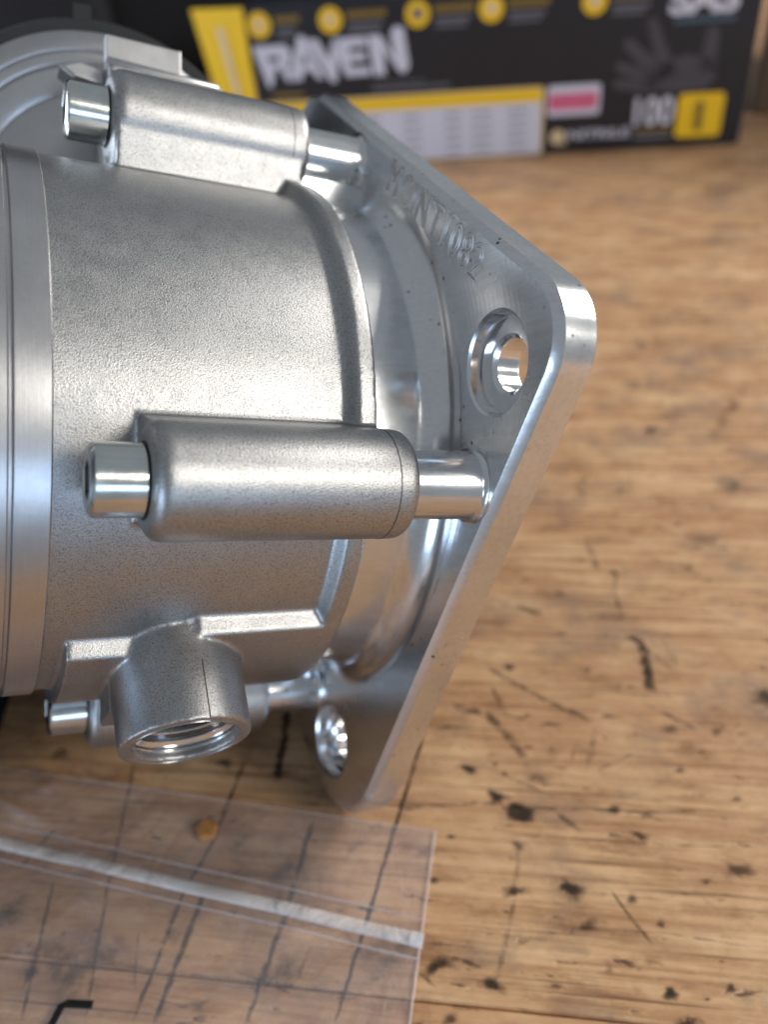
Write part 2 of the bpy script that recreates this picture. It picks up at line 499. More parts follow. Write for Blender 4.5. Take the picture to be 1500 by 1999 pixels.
# ------------------------------------------------------------------ the motor unit; its frame: x along the axis, y towards the near side, z up the section
motor = bpy.data.objects.new('gear_motor', None); COL.objects.link(motor)
ax = Vector((0.88915, 0.29041, -0.35366)); nn_ = Vector((0.44705, -0.71634, 0.53572)); qq = Vector((0.09776, 0.63444, 0.76676))
motor.matrix_world = Matrix((
    (ax.x, nn_.x, qq.x, -0.05158), (ax.y, nn_.y, qq.y, 0.11340), (ax.z, nn_.z, qq.z, 0.07217), (0, 0, 0, 1)))
FLIP = -1                                                # section coordinates below are written with y pointing away
tag(motor, 'silver cast aluminium motor unit bolted to a square billet mounting plate', 'motor')

def pol(r, deg):                                         # polar in the section: angle from the near side upwards -> (y, z)
    return -r * math.cos(R(deg)), r * math.sin(R(deg))
def at_x(deg, r):                                        # matrix moving a +X lathe to radius r, angle deg
    y, z = pol(r, deg); return Matrix.Translation((0, y, z))

BOLT_ANG = (-11.7, 78.2, -102.0, 168.0)
BOSS_S = {-11.7: (6.6, 38.2), 78.2: (8.3, 38.6), -102.0: (7.6, 38.4), 168.0: (7.5, 38.4)}
BR = 47.0

def sector_vf(r0, r1, a0, a1, s0, s1, n=40, taper=0.0):
    """block bounded by two cylinders; the far edge may be pulled in by taper degrees at the outer radius"""
    V, F = [], []
    for i in range(n + 1):
        for (s, r) in ((s0, r0), (s1, r0), (s1, r1), (s0, r1)):
            t0 = a0 - (taper if r == r1 else 0)
            t = t0 + (a1 - t0) * i / n
            y, z = pol(r, t); V.append((s, y, z))
    for i in range(n):
        for k in range(4):
            k2 = (k + 1) % 4
            F.append((i * 4 + k, i * 4 + k2, i * 4 + 4 + k2, i * 4 + 4 + k))
    F.append((0, 1, 2, 3)); F.append(tuple(n * 4 + k for k in range(4)))
    return V, F

def casting():
    parts = []
    parts.append(lathe_vf([(-3, 10), (-3, 39.7), (33.5, 39.7), (33.7, 39.75), (34.9, 41.85), (37.5, 41.9), (37.5, 10)], 256))
    for a in BOLT_ANG:
        s0, s1 = BOSS_S[a]; r = 6.9
        f0, f1 = 1.8, 1.2
        prof = [(s0, 0.5)]
        for k in range(6):
            t = math.pi / 2 * k / 5; prof.append((s0 + f0 - f0 * math.cos(t), r - f0 + f0 * math.sin(t)))
        for k in range(6):
            t = math.pi / 2 * k / 5; prof.append((s1 - f1 + f1 * math.sin(t), r - f1 + f1 * math.cos(t)))
        prof.append((s1, 0.5))
        parts.append(lathe_vf(prof, 72, at_x(a, BR)))
        # web down to the barrel
        w = 6.6
        v, f = box_vf(s0 + 0.6, 37.4, -w, w, 34, BR)
        M = Matrix.Rotation(R(a - 90), 4, 'X')
        Mx = Matrix(((1, 0, 0, 0), (0, -1, 0, 0), (0, 0, 1, 0), (0, 0, 0, 1)))
        v = [tuple(Mx @ (Matrix.Rotation(R(a - 90), 4, 'X') @ Vector(p))) for p in v]
        parts.append((v, f))
    # raised pads below
    parts.append(sector_vf(36, 42.0, -38.5, -112, 17.0, 37.3, taper=6.0))
    parts.append(sector_vf(36, 42.0, -44.0, -112, 0.6, 12.0, taper=5.5))
    # fairing running into the port
    pts = [(17.2, -40.0), (15.6, -40.4), (12.5, -42.0), (9.6, -44.5), (8.0, -48.5), (6.4, -53), (6.2, -63), (18.0, -63), (17.6, -50)]
    V, F = [], []
    n = len(pts)
    for r in (36, 46.2):
        for s, t in pts:
            y, z = pol(r, t - (7.0 if r > 40 else 0)); V.append((s, y, z))
    F = [tuple(range(n)), tuple(range(2 * n - 1, n - 1, -1))] + [(i, (i + 1) % n, n + (i + 1) % n, n + i) for i in range(n)]
    parts.append((V, F))
    # port tube
    parts.append(lathe_vf([(34, 9.1), (52.2, 8.8), (52.2, 7.0), (44.0, 7.0), (44.0, 0.3), (34, 0.3)], 96, PORT_M))
    # wall above the upper boss
    poly = [(9.6, 36), (9.6, 57.2), (27, 57.2), (37, 53.0), (37, 36)]
    parts.append(prism_vf(poly, 'n', -4.0, 9.0, lambda a, b, w: (a, w, b)))
    return join(parts)

PORT_S, PORT_A = 15.5, -57.0
c_, s_ = math.cos(R(PORT_A)), math.sin(R(PORT_A))
# lathe +X -> outward direction (0, -cos, sin)
PORT_M = Matrix(((0, 1, 0, PORT_S), (-c_, 0, s_, 0), (s_, 0, c_, 0), (0, 0, 0, 1)))

v, f = casting()
me = bpy.data.meshes.new('housing'); me.from_pydata([(x, -y, z) for x, y, z in v], [], f)
bm = bmesh.new(); bm.from_mesh(me); bmesh.ops.recalc_face_normals(bm, faces=bm.faces); bm.to_mesh(me); bm.free()
tmp = bpy.data.objects.new('housing', me); COL.objects.link(tmp)
md = tmp.modifiers.new('r', 'REMESH'); md.mode = 'VOXEL'; md.voxel_size = 0.31; md.use_smooth_shade = True
md = tmp.modifiers.new('s', 'SMOOTH'); md.factor = 0.5; md.iterations = 5
me2 = evaluated(tmp)
bpy.data.objects.remove(tmp)
co = np.empty(len(me2.vertices) * 3, dtype=np.float32); me2.vertices.foreach_get('co', co)
me2.vertices.foreach_set('co', co * MM); me2.update()
me2.polygons.foreach_set('use_smooth', [True] * len(me2.polygons))
me2.materials.clear(); me2.materials.append(M_CAST)
housing = bpy.data.objects.new('housing', me2); COL.objects.link(housing); housing.parent = motor

# threaded insert of the port
prof = [(44.2, 0.4), (44.2, 6.3)]
x = 44.6
while x < 50.2:
    prof += [(x, 6.35), (x + 0.55, 7.05), (x + 0.75, 7.05)]; x += 1.3
prof += [(51.0, 6.75), (51.1, 7.35), (52.15, 7.75), (52.3, 7.75)]
V, F = lathe_vf(prof, 96, PORT_M, close=False)
me_obj('threaded_port', V, F, M_THREAD, housing, smooth=30)
# casting seam down the port
V, F = [], []
for i in range(15):
    rr = 44.2 + 8.5 * i / 14
    for dy in (-0.08, 0.08):
        t = R(9)
        d = PORT_M.to_3x3() @ Vector((0, math.sin(t), math.cos(t)))
        base = PORT_M @ Vector((rr, 0, 0)); rad = 9.1 - 0.30 * (rr - 34) / 18.8 + 0.03
        q_ = base + d * rad + PORT_M.to_3x3() @ Vector((0, dy, 0)) 
        V.append(tuple(q_))
    if i: F.append((2 * i - 2, 2 * i - 1, 2 * i + 1, 2 * i))
me_obj('casting_seam', V, F, M_SEAM, housing)

# faint parting line round the near boss
for a in (-11.7, 78.2):
    sp = BOSS_S[a][1] - 3.0
    me_obj('parting_line', *lathe_vf([(sp, 6.84), (sp, 6.93), (sp + 0.14, 6.93), (sp + 0.14, 6.84)], 96, at_x(a, BR), close='tube'), M_SEAM, housing)

# turned ring on the left
me_obj('clamp_ring', *lathe_vf([(-2.1, 30), (-2.1, 40.0), (-2.3, 40.25), (-6.1, 40.25), (-6.3, 40.0), (-6.3, 39.6), (-6.7, 39.6), (-6.7, 40.1), (-6.9, 40.3), (-16, 40.3), (-16, 30)], 256), M_RING, motor, smooth=25)
me_obj('motor_can', *lathe_vf([(-15.5, 20), (-15.5, 39.0), (-16.5, 40.0), (-85, 40.0), (-88, 37.6), (-88, 20)], 160), M_BLACK, motor, smooth=30)

# stepped round cover standing behind the barrel, with its black rim
gd = Vector((-0.1334, -0.9354, -0.3153)).normalized()     # its axis, in the unit's frame (towards the viewer's side)
gz = gd.to_track_quat('X', 'Z').to_matrix().to_4x4()
gz.translation = Vector((11.6, 23.1, 42.6))
prof = [(-9, 2), (-9, 29.6), (-0.6, 29.9), (0.0, 29.5), (0.9, 27.2), (0.8, 26.7), (2.1, 26.1), (2.3, 24.9), (2.2, 24.4), (3.6, 23.6), (3.9, 20.5), (3.7, 19.4), (6.0, 17.4), (6.3, 12), (6.3, 2)]
cover = me_obj('gear_cover', *lathe_vf(prof, 160, gz), M_RING, motor, smooth=50)
me_obj('black_rim', *lathe_vf([(-16, 2), (-16, 32.2), (-5, 32.6), (-3.5, 32.0), (-3.5, 2)], 128, gz), M_BLACK, cover, smooth=40)
lug = box_vf(-10, -4, -4.0, -1.0, 31.5, 34.6)
me_obj('rim_lug', [tuple(gz @ Vector(p)) for p in lug[0]], lug[1], M_BLACK, cover)
# thin upright tab and its rounded foot over the upper boss
tb = me_obj('mounting_tab', *box_vf(9.5, 21.6, -0.9, 0.9, 57.0, 63.2), M_RING, motor)
md = tb.modifiers.new('b', 'BEVEL'); md.width = 0.00025; md.segments = 2
def rod_vf(a, b, r, seg=20):
    a, b = Vector(a), Vector(b); M = (b - a).to_track_quat('X', 'Z').to_matrix().to_4x4(); M.translation = a
    l = (b - a).length
    return lathe_vf([(0, r * 0.3), (0.0, r * 0.8), (r * 0.3, r), (l - r * 0.3, r), (l, r * 0.8), (l, r * 0.3)], seg, M)
me_obj('tab_foot', *rod_vf((9.3, -2.6, 57.5), (27.4, -2.4, 57.0), 1.15), M_RING, motor, smooth=40)
# bracket arm from the cover to the boss wall
poly = [(2.6, 57.6), (5.8, 59.0), (9.8, 58.4), (9.8, 55.6), (5.0, 56.2)]
arm = me_obj('bracket_arm', *prism_vf(poly, 'n', 1.0, 6.0, lambda a, b, w: (a, w, b)), M_RING, motor)
md = arm.modifiers.new('b', 'BEVEL'); md.width = 0.0005; md.segments = 3; md.limit_method = 'ANGLE'

# socket head bolts
def bolt(a):
    s0 = BOSS_S[a][0] + 0.05; L_ = 6.1; r = 4.15; seg = 72
    y0, z0 = pol(BR, a)
    hexr = lambda t, f: f * 2.5 * math.cos(R(30)) / math.cos((t + R(30)) % R(60) - R(30))
    rings = [(s0 - L_ + 2.8, 'h', 0.15), (s0 - L_ + 2.8, 'h', 1.0), (s0 - L_ + 0.15, 'h', 1.0), (s0 - L_, 'h', 1.07),
             (s0 - L_, 'c', r - 0.75), (s0 - L_ + 0.15, 'c', r - 0.40), (s0 - L_ + 0.5, 'c', r), (s0 - 0.3, 'c', r), (s0, 'c', r - 0.25), (s0, 'c', 0.3)]
    V, F = [], []
    for x, kind, v in rings:
        for k in range(seg):
            t = 2 * math.pi * k / seg; rr = hexr(t, v) if kind == 'h' else v
            V.append((x, y0 + rr * math.cos(t), z0 + rr * math.sin(t)))
    for i in range(len(rings) - 1):
        for k in range(seg):
            k2 = (k + 1) % seg
            F.append((i * seg + k, i * seg + k2, (i + 1) * seg + k2, (i + 1) * seg + k))
    F.append(tuple(range(seg))); F.append(tuple((len(rings) - 1) * seg + k for k in range(seg)))
    o = me_obj('socket_bolt', V, F, M_ZINC, motor, smooth=35)
    # dark seating gap under the head
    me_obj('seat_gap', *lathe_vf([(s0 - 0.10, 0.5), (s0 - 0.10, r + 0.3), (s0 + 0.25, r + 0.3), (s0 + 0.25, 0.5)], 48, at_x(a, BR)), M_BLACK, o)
    return o
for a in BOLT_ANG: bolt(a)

# ------------------------------------------------------------------ square billet plate
EDGES = [(-127.0, 55.3, 17.0), (-37.7, 48.5, 9.0), (53.0, 48.7, 10.0), (142.3, 54.0, 12.0)]   # side normal, distance, radius of the corner after it
PL0, PL1 = 49.0, 55.0
def plate_outline(inset, n=22):
    out = []
    m = len(EDGES)
    for i in range(m):
        t0, d0, r = EDGES[i]; t1, d1, _ = EDGES[(i + 1) % m]
        if t1 < t0: t1 += 360
        rr = r
        A = np.array([[math.cos(R(t0)), math.sin(R(t0))], [math.cos(R(t1)), math.sin(R(t1))]])
        c = np.linalg.solve(A, [d0 - rr, d1 - rr])
        for k in range(n + 1):
            t = t0 + (t1 - t0) * k / n
            out.append((c[0] + (rr - inset) * math.cos(R(t)), c[1] + (rr - inset) * math.sin(R(t))))
    return out
CH = 0.9
levels = [(PL0, CH + 0.15), (PL0 + 0.12, CH), (PL0 + CH, 0.08), (PL0 + CH + 0.15, 0.0), (PL1 - 0.5, 0.0), (PL1, 0.5)]
V, F = [], []
for s, ins in levels:
    V += [(s, -n, q) for n, q in plate_outline(ins)]
m = len(plate_outline(0))
for i in range(len(levels) - 1):
    for k in range(m):
        k2 = (k + 1) % m
        F.append((i * m + k, i * m + k2, (i + 1) * m + k2, (i + 1) * m + k))
F.append(tuple(range(m))); F.append(tuple((len(levels) - 1) * m + k for k in range(m)))
plate = me_obj('mounting_plate', V, F, M_PLATE, motor)

def plate_reach(theta, inset):
    """distance from the axis to the plate's edge in direction theta"""
    o = np.array(plate_outline(inset, 40))
    ang = np.unwrap(np.arctan2(o[:, 1], o[:, 0])); rad = np.hypot(o[:, 0], o[:, 1])
    aa = np.concatenate([ang - 2 * np.pi, ang, ang + 2 * np.pi]); rr = np.tile(rad, 3)
    return np.interp(theta, aa, rr)

# round hub flaring into the plate
th = np.linspace(-math.pi, math.pi, 540, endpoint=False)
FR, FP = 4.6, 0.9
def fil(s, r):                                           # offset of a quarter-round fillet of radius r ending at the plate
    t = min(max((s - (PL0 - r)) / r, 0.0), 1.0); return r * (1 - math.sqrt(max(0.0, 1 - t * t)))
lv = [(s, fil(s, FR)) for s in [37.52, 40.5, 43.0] + [PL0 - FR * (1 - math.sin(math.pi / 2 * k / 14)) for k in range(15)]]
lv = [(s + (0.02 if s >= PL0 - 1e-6 else 0), o) for s, o in lv]
lv.append((PL0 + 1.0, FR))
lim = plate_reach(th, CH + 0.25)
V, F = [], []
for s, o in lv:
    r = np.minimum(39.4 + o, lim)
    V += [(s, -float(a), float(b)) for a, b in zip(r * np.cos(th), r * np.sin(th))]
m = len(th)
for i in range(len(lv) - 1):
    for k in range(m):
        k2 = (k + 1) % m
        F.append((i * m + k, i * m + k2, (i + 1) * m + k2, (i + 1) * m + k))
F.append(tuple(range(m))); F.append(tuple((len(lv) - 1) * m + k for k in range(m)))
hub = me_obj('hub', V, F, M_MILL, plate)

# bolt posts beside the hub, each joined to it by a narrow web
for a in BOLT_ANG:
    sa = BOSS_S[a][1] - 0.3
    prof = [(sa, 0.5), (sa, 4.35), (sa + 0.15, 4.5)] + [(PL0 - FP * (1 - math.sin(t)), 4.5 + FP * (1 - math.cos(t))) for t in np.linspace(0, math.pi / 2, 9)] + [(PL0 + 0.6, 4.5 + FP), (PL0 + 0.6, 0.5)]
    ps = me_obj('post', *lathe_vf(prof, 96, at_x(a, BR)), M_MILL, plate, smooth=30)
    w = 2.6
    v, f = box_vf(37.6, PL0 + 0.5, -w, w, 36, BR - 0.5)
    v = [tuple(Matrix(((1, 0, 0, 0), (0, -1, 0, 0), (0, 0, 1, 0), (0, 0, 0, 1))) @ (Matrix.Rotation(R(a - 90), 4, 'X') @ Vector(p))) for p in v]
    me_obj('web', v, f, M_MILL, ps)

# counterbored mounting holes
HOLES = [(52.6, 6.2), (54.4, -91.0), (55.0, -172.0)]
cut = []
for r, a in HOLES:
    prof = [(PL0 - 6, 7.4), (PL0 - 0.3, 7.15), (PL0 + 0.35, 6.5), (PL0 + 2.1, 6.3), (PL0 + 2.1, 3.95), (PL0 + 2.6, 3.45), (PL1 + 1, 3.45)]
    V, F = lathe_vf(prof, 72, at_x(a, r))
    cut.append(me_obj('cutter', V, F, M_MILL, motor))
boolean(plate, cut); shade(plate, 24)
boolean(hub, cut); shade(hub, 28)
for c in cut: bpy.data.objects.remove(c)
# machined bore lining of each hole
for r, a in HOLES:
    prof = [(PL0 + 0.36, 6.48), (PL0 + 2.05, 6.27), (PL0 + 2.08, 6.2), (PL0 + 2.08, 4.0), (PL0 + 2.6, 3.42), (PL1 - 0.3, 3.42), (PL1 - 0.05, 3.7)]
    V, F = lathe_vf(prof, 72, at_x(a, r), close=False)
    me_obj('hole_bore', V, F, M_THREAD, plate, smooth=25)

# engraved part number
def text_mesh(s, size, bevel=0.0, fill='BOTH', spacing=1.0, bold=0.0):
    cu = bpy.data.curves.new('text', 'FONT'); cu.body = s; cu.size = size; cu.fill_mode = fill
    cu.bevel_depth = bevel; cu.bevel_resolution = 2; cu.offset = bold; cu.space_character = spacing
    o = bpy.data.objects.new('text', cu); COL.objects.link(o)
    bpy.context.view_layer.update()
    me = evaluated(o); bpy.data.objects.remove(o); bpy.data.curves.remove(cu)
    return me
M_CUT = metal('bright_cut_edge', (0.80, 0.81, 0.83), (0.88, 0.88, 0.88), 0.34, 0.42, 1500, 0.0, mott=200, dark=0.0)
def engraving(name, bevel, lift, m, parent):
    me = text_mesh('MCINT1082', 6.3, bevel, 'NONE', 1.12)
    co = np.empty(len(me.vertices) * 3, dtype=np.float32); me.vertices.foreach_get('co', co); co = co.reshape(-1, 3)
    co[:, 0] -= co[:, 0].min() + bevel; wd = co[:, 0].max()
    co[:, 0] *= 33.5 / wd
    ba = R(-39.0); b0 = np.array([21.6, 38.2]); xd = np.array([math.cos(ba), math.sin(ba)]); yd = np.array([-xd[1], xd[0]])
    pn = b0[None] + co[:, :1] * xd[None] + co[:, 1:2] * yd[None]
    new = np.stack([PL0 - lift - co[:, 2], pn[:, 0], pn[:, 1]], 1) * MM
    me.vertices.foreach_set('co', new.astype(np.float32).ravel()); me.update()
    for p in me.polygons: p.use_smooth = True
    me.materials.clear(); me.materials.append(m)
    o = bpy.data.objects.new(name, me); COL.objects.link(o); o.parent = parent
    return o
eng = engraving('engraved_number', 0.19, -0.13, M_GROOVE_SHADE, plate)  # dark copy of the outlines, painted shadow under the bright edge
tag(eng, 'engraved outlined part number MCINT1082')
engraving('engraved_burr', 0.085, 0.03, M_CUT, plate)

FLIP = 1
# ------------------------------------------------------------------ rubber block under the raised end of the motor
v, f = box_vf(-62, 0, -60, 60, 0, 48)
blk = me_obj('rubber_block', v, f, M_FOAM)
md = blk.modifiers.new('b', 'BEVEL'); md.width = 0.003; md.segments = 3
blk.location = (-0.0845, 0.146, 0.0); blk.rotation_euler = (0, 0, R(2))
tag(blk, 'black rubber block under the left end of the silver motor', 'block')

# ------------------------------------------------------------------ zip bag lying on the bench
bag = bpy.data.objects.new('zip_bag', None); COL.objects.link(bag); bag.location = (-0.004, 0.065, 0)
tag(bag, 'clear plastic zip bag lying flat on the bench below the motor', 'plastic bag')
TR_, BR_ = Vector((3.4, 80.9)), Vector((-13.0, 12.0))
TL_ = Vector((-135.0, 118.5)); BL_ = Vector((-152.0, 50.0))
def bag_pt(u, v):                                        # u from left to right, v from mouth down
    return (TL_.lerp(TR_, u)).lerp(BL_.lerp(BR_, u), v)
def fold(x, y, ax, ay, ang, length, width, hgt):
    """a soft crease in the film running from (ax, ay) in direction ang"""
    c, s = math.cos(R(ang)), math.sin(R(ang)); u = (x - ax) * c + (y - ay) * s; w = -(x - ax) * s + (y - ay) * c
    return hgt * math.exp(-(w / width) ** 2) * math.exp(-((u - length / 2) / (length / 2)) ** 4)
FOLDS = [(-88, 100, -28, 22, 1.3, 2.4), (-80, 104, -8, 14, 1.0, 1.8), (-72, 97, 22, 14, 1.2, 1.2), (-66, 92, -62, 26, 1.6, 0.9),
         (-30, 90, -12, 30, 1.5, 0.8), (-20, 76, -40, 18, 1.4, 0.6), (-60, 70, -20, 44, 2.0, 0.8), (-38, 52, 14, 26, 1.6, 0.6), (-76, 60, 40, 20, 1.5, 0.7)]
def bag_h(x, y, u, v):
    hgt = 0.5 + 0.4 * math.sin(x * 0.11 + 1.3) * math.sin(y * 0.16 + 0.4) + 0.3 * math.sin(x * 0.31 + y * 0.23)
    hgt += sum(fold(x, y, *f) for f in FOLDS)
    edge = min(1, (1 - u) * 30, v * 18)
    return 0.25 + max(0.0, hgt) * edge
def bag_layer(name, off, m, u0=0.0):
    V, F = [], []
    nu, nv = 240, 130
    for i in range(nu + 1):
        for j in range(nv + 1):
            u, w = i / nu, j / nv; p = bag_pt(u, w)
            V.append((p.x + 4, p.y - 65, bag_h(p.x, p.y, u, w) + off))
    for i in range(nu):
        for j in range(nv):
            a = i * (nv + 1) + j; F.append((a, a + 1, a + nv + 2, a + nv + 1))
    return me_obj(name, V, F, m, bag, smooth=True)
bag_layer('film', 0.0, M_FILM)
# zip strip: a pair of ribs across the bag, plus the seam beads
def strip(name, pts, w, h, m, parent=bag, z0=0.3, lift=None):
    V, F = [], []
    n = len(pts)
    for i, p in enumerate(pts):
        p = Vector(p); t = (Vector(pts[min(i + 1, n - 1)]) - Vector(pts[max(i - 1, 0)])).normalized(); s = Vector((-t.y, t.x))
        zb = z0 if lift is None else lift(p.x, p.y)
        for k in range(9):
            a = math.pi * k / 8
            q = p + s * (math.cos(a) * w / 2)
            V.append((q.x + 4, q.y - 65, zb + h * math.sin(a)))
        if i:
            for k in range(8):
                o = i * 9 + k; F.append((o - 9, o - 8, o + 1, o))
    return me_obj(name, V, F, m, parent, smooth=True)
zl, zr = Vector((-133.0, 105.6)), Vector((-0.9, 61.8))
lf = lambda x, y: 0.75 + 0.4 * bag_h(x, y, 0.5, 0.5)
line = lambda a, b, n=60: [a.lerp(b, i / n) for i in range(n + 1)]
zd = Vector((-0.31, -0.95))
strip('zip_rib', line(zl, zr), 2.3, 0.5, M_ZIP, lift=lf)
strip('zip_rib', line(zl + zd * 2.9, zr + zd * 2.9), 0.45, 0.25, M_FILMEDGE, lift=lf)
strip('zip_rib', line(zl - zd * 3.4, zr - zd * 3.4), 0.35, 0.2, M_FILMEDGE, lift=lf)
strip('side_seam', line(TR_, BR_), 0.6, 0.3, M_FILMEDGE)
strip('mouth_edge', line(TL_, TR_), 0.3, 0.15, M_FILMEDGE)
strip('zip_end', [zr + Vector((-1.6, 0.5)), zr + Vector((-0.4, 0.1)), zr + Vector((0.5, -0.2))], 2.4, 1.5, M_ZIP, lift=lf)
# black marker stroke drawn on the film
ink = strip('marker_stroke', [(-61.0, 49.0), (-59.6, 54.0), (-58.4, 57.3), (-57.4, 57.6), (-56, 57.4), (-53.4, 57.1)], 1.3, 0.12, M_INK, lift=lambda x, y: bag_h(x, y, .5, .5) + 0.03)

# a small curled wood chip lying on the bag
V, F = [], []
rg2 = np.random.default_rng(5)
n = 19
for z in (0, 1):
    for k in range(n):
        t = 2 * math.pi * k / n; r = 2.1 * (0.8 + 0.35 * rg2.random()) * (0.8 if z else 1)
        V.append((r * 0.95 * math.cos(t), r * math.sin(t), z * 0.9 + rg2.uniform(0, 0.4) * z))
F = [tuple(range(n)), tuple(range(2 * n - 1, n - 1, -1))] + [(k, (k + 1) % n, n + (k + 1) % n, n + k) for k in range(n)]
chip = me_obj('wood_chip', V, F, M_CHIP, smooth=50)
chip.location = (-0.0381, 0.0853, 0.00075); chip.rotation_euler = (0.05, 0.04, 0.6)
tag(chip, 'small orange brown wood chip lying on the plastic bag', 'wood chip')

# ------------------------------------------------------------------ carton of gloves behind
gl = bpy.data.objects.new('glove_box', None); COL.objects.link(gl)
ga = math.atan2(427.35 - 460.87, 188.87 + 42.48)
gl.location = (-0.04248, 0.46087, 0.0); gl.rotation_euler = (0, 0, ga)
tag(gl, 'black and yellow carton of RAVEN disposable gloves standing behind the motor', 'glove box')
BWD, BHT, BDP = 237.0, 74.5, 125.0
v, f = box_vf(0, BWD, 0, BDP, 0, BHT)
carton = me_obj('carton', v, f, M_BOXBLK, gl)
md = carton.modifiers.new('b', 'BEVEL'); md.width = 0.0022; md.segments = 3
# printed things lie on the front as thin sheets
def flat(name, polys, m, y=-0.12, parent=gl):
    V, F = [], []
    for poly in polys:
        o = len(V); V += [(x, y, z) for x, z in poly] + [(x, y + 0.1, z) for x, z in poly]; k = len(poly)
        F.append(tuple(o + i for i in range(k))); F.append(tuple(o + k + i for i in reversed(range(k))))
        F += [(o + i, o + (i + 1) % k, o + k + (i + 1) % k, o + k + i) for i in range(k)]
    return me_obj(name, V, F, m, parent)
rect = lambda x0, z0, x1, z1: [(x0, z0), (x1, z0), (x1, z1), (x0, z1)]
def rrect(x0, z0, x1, z1, r, n=5):
    o = []
    for cx, cz, t0 in ((x1 - r, z0 + r, -90), (x1 - r, z1 - r, 0), (x0 + r, z1 - r, 90), (x0 + r, z0 + r, 180)):
        o += [(cx + r * math.cos(R(t0 + 90 * k / n)), cz + r * math.sin(R(t0 + 90 * k / n))) for k in range(n + 1)]
    return o
disc = lambda x, z, r, n=24: [(x + r * math.cos(2 * math.pi * k / n), z + r * math.sin(2 * math.pi * k / n)) for k in range(n)]
def words(s, x, z, hgt, m, name='lettering', y=-0.13, width=None, parent=gl, rot=0.0, bold=0.0):
    me = text_mesh(s, hgt / 0.72, bold=bold)
    co = np.empty(len(me.vertices) * 3, dtype=np.float32); me.vertices.foreach_get('co', co); co = co.reshape(-1, 3)
    co[:, 0] -= co[:, 0].min(); co[:, 1] -= co[:, 1].min()
    if width: co[:, 0] *= width / max(co[:, 0].max(), 1e-6)
    c, s2 = math.cos(rot), math.sin(rot)
    X = x + co[:, 0] * c - co[:, 1] * s2; Z = z + co[:, 0] * s2 + co[:, 1] * c
    new = np.stack([X, np.full_like(X, y), Z], 1) * MM
    me.vertices.foreach_set('co', new.astype(np.float32).ravel()); me.update()
    me.materials.clear(); me.materials.append(m)
    o = bpy.data.objects.new(name, me); COL.objects.link(o); o.parent = parent
    return o
# big angular word
raven = [
    [(1.5, 57.6), (17.8, 57.5), (20.0, 54.6), (19.4, 49.9), (16.5, 47.4), (11.3, 47.4), (10.6, 44.2), (8.3, 39.0), (6.7, 39.7)],
    [(13.5, 47.9), (17.4, 47.9), (21.0, 44.1), (19.4, 41.4), (16.5, 41.4)],
    [(19.4, 47.2), (24.3, 60.9), (27.2, 60.8), (35.0, 41.7), (31.1, 42.0), (29.5, 45.4), (25.3, 45.6), (24.0, 41.5), (17.4, 41.6)],
    [(28.2, 59.2), (33.7, 58.8), (38.1, 49.6), (40.4, 57.5), (44.2, 58.2), (42.8, 51.7), (40.9, 39.9), (38.0, 40.1)],
    [(40.9, 58.7), (56.5, 58.6), (56.9, 54.7), (48.4, 54.6), (48.3, 52.2), (55.9, 52.2), (56.0, 48.5), (48.2, 48.4), (48.2, 45.7), (57.8, 45.5), (57.8, 42.1), (46.1, 41.9), (44.2, 45.6), (42.8, 51.7)],
    [(57.5, 58.8), (63.7, 59.0), (69.6, 48.8), (68.6, 59.6), (70.9, 62.2), (74.8, 61.3), (76.7, 45.4), (75.4, 42.5), (72.2, 42.1), (64.7, 52.7), (65.0, 41.6), (59.5, 41.7)]]
rv = flat('brand_lettering', raven, M_WHT)
tag(rv, 'pale angular lettering RAVEN')
flat('letter_counter', [[(8.3, 52.8), (13.9, 52.8), (13.5, 50.4), (9.0, 50.4)], [(26.4, 53.3), (28.2, 48.7), (24.7, 48.8)]], M_BOXBLK, -0.2, rv)
for i, x in enumerate((6.6, 40.7, 81.7, 115.7, 162.2)):
    ic = flat('feature_icon', [disc(x, 66.4, 5.6)], M_YEL)
    flat('icon_mark', [disc(x, 66.6, 2.6, 10)], M_CREAM if i != 2 else M_GREY, -0.22, ic)
    flat('feature_text', [rect(x + 7.5, 66.6, x + 7.5 + (12 if i == 0 else 19), 69.4)], M_OLIVE)
    flat('feature_text', [rect(x + 8, 62.6, x + 7.5 + (10 if i == 0 else 17), 64.6), rect(x + 8, 60.2, x + 5.5 + (10 if i == 0 else 17), 61.6)], M_GREY)
flat('subtitle_text', [rect(58, 34.6, 96, 36.0), rect(58, 37.6, 84, 38.4)], M_GREY)
flat('subtitle_text', [rect(8, 34.2, 24, 36.2)], M_OLIVE)
ch = flat('size_chart', [rrect(1.5, 0.8, 141.2, 32.2, 2.0)], M_CREAM, -0.11)
flat('chart_header', [rect(2.2, 25.6, 140.2, 31.4)], M_YEL, -0.2, ch)
flat('chart_body', [rect(2.2, 1.6, 139.4, 25.2)], M_WHT, -0.2, ch)
for r_ in range(5):
    zc = 21.6 - r_ * 4.4
    flat('chart_line', [rect(xa, zc, xa + wd_, zc + 0.9) for xa, wd_ in ((48, 13), (72, 9), (93, 8), (106, 10), (124, 9))], M_GREY, -0.25, ch)
pk = flat('badge', [rrect(142.8, 18.2, 168.0, 32.0, 1.6)], M_WHT)
flat('badge_field', [rect(143.6, 21.0, 166.4, 28.4)], M_PINK, -0.2, pk)
words('NITRILE', 153.5, 7.0, 4.0, M_WHT, width=30, bold=0.12)
flat('nitrile_emblem', [disc(148.6, 8.2, 3.6), [(148, 4.8), (153, 4.8), (150.6, 9.0)]], M_CREAM)
words('100', 184.8, 11.4, 12.5, M_WHT, name='count_lettering', width=18.6, bold=0.45)
flat('count_caption', [rect(186, 8.4, 204, 10.0)], M_OLIVE)
flat('count_caption', [rect(186, 5.0, 203, 7.2)], M_GREY)
sq = flat('size_patch', [rrect(205.2, 4.9, 226.6, 24.9, 2.2)], M_YEL)
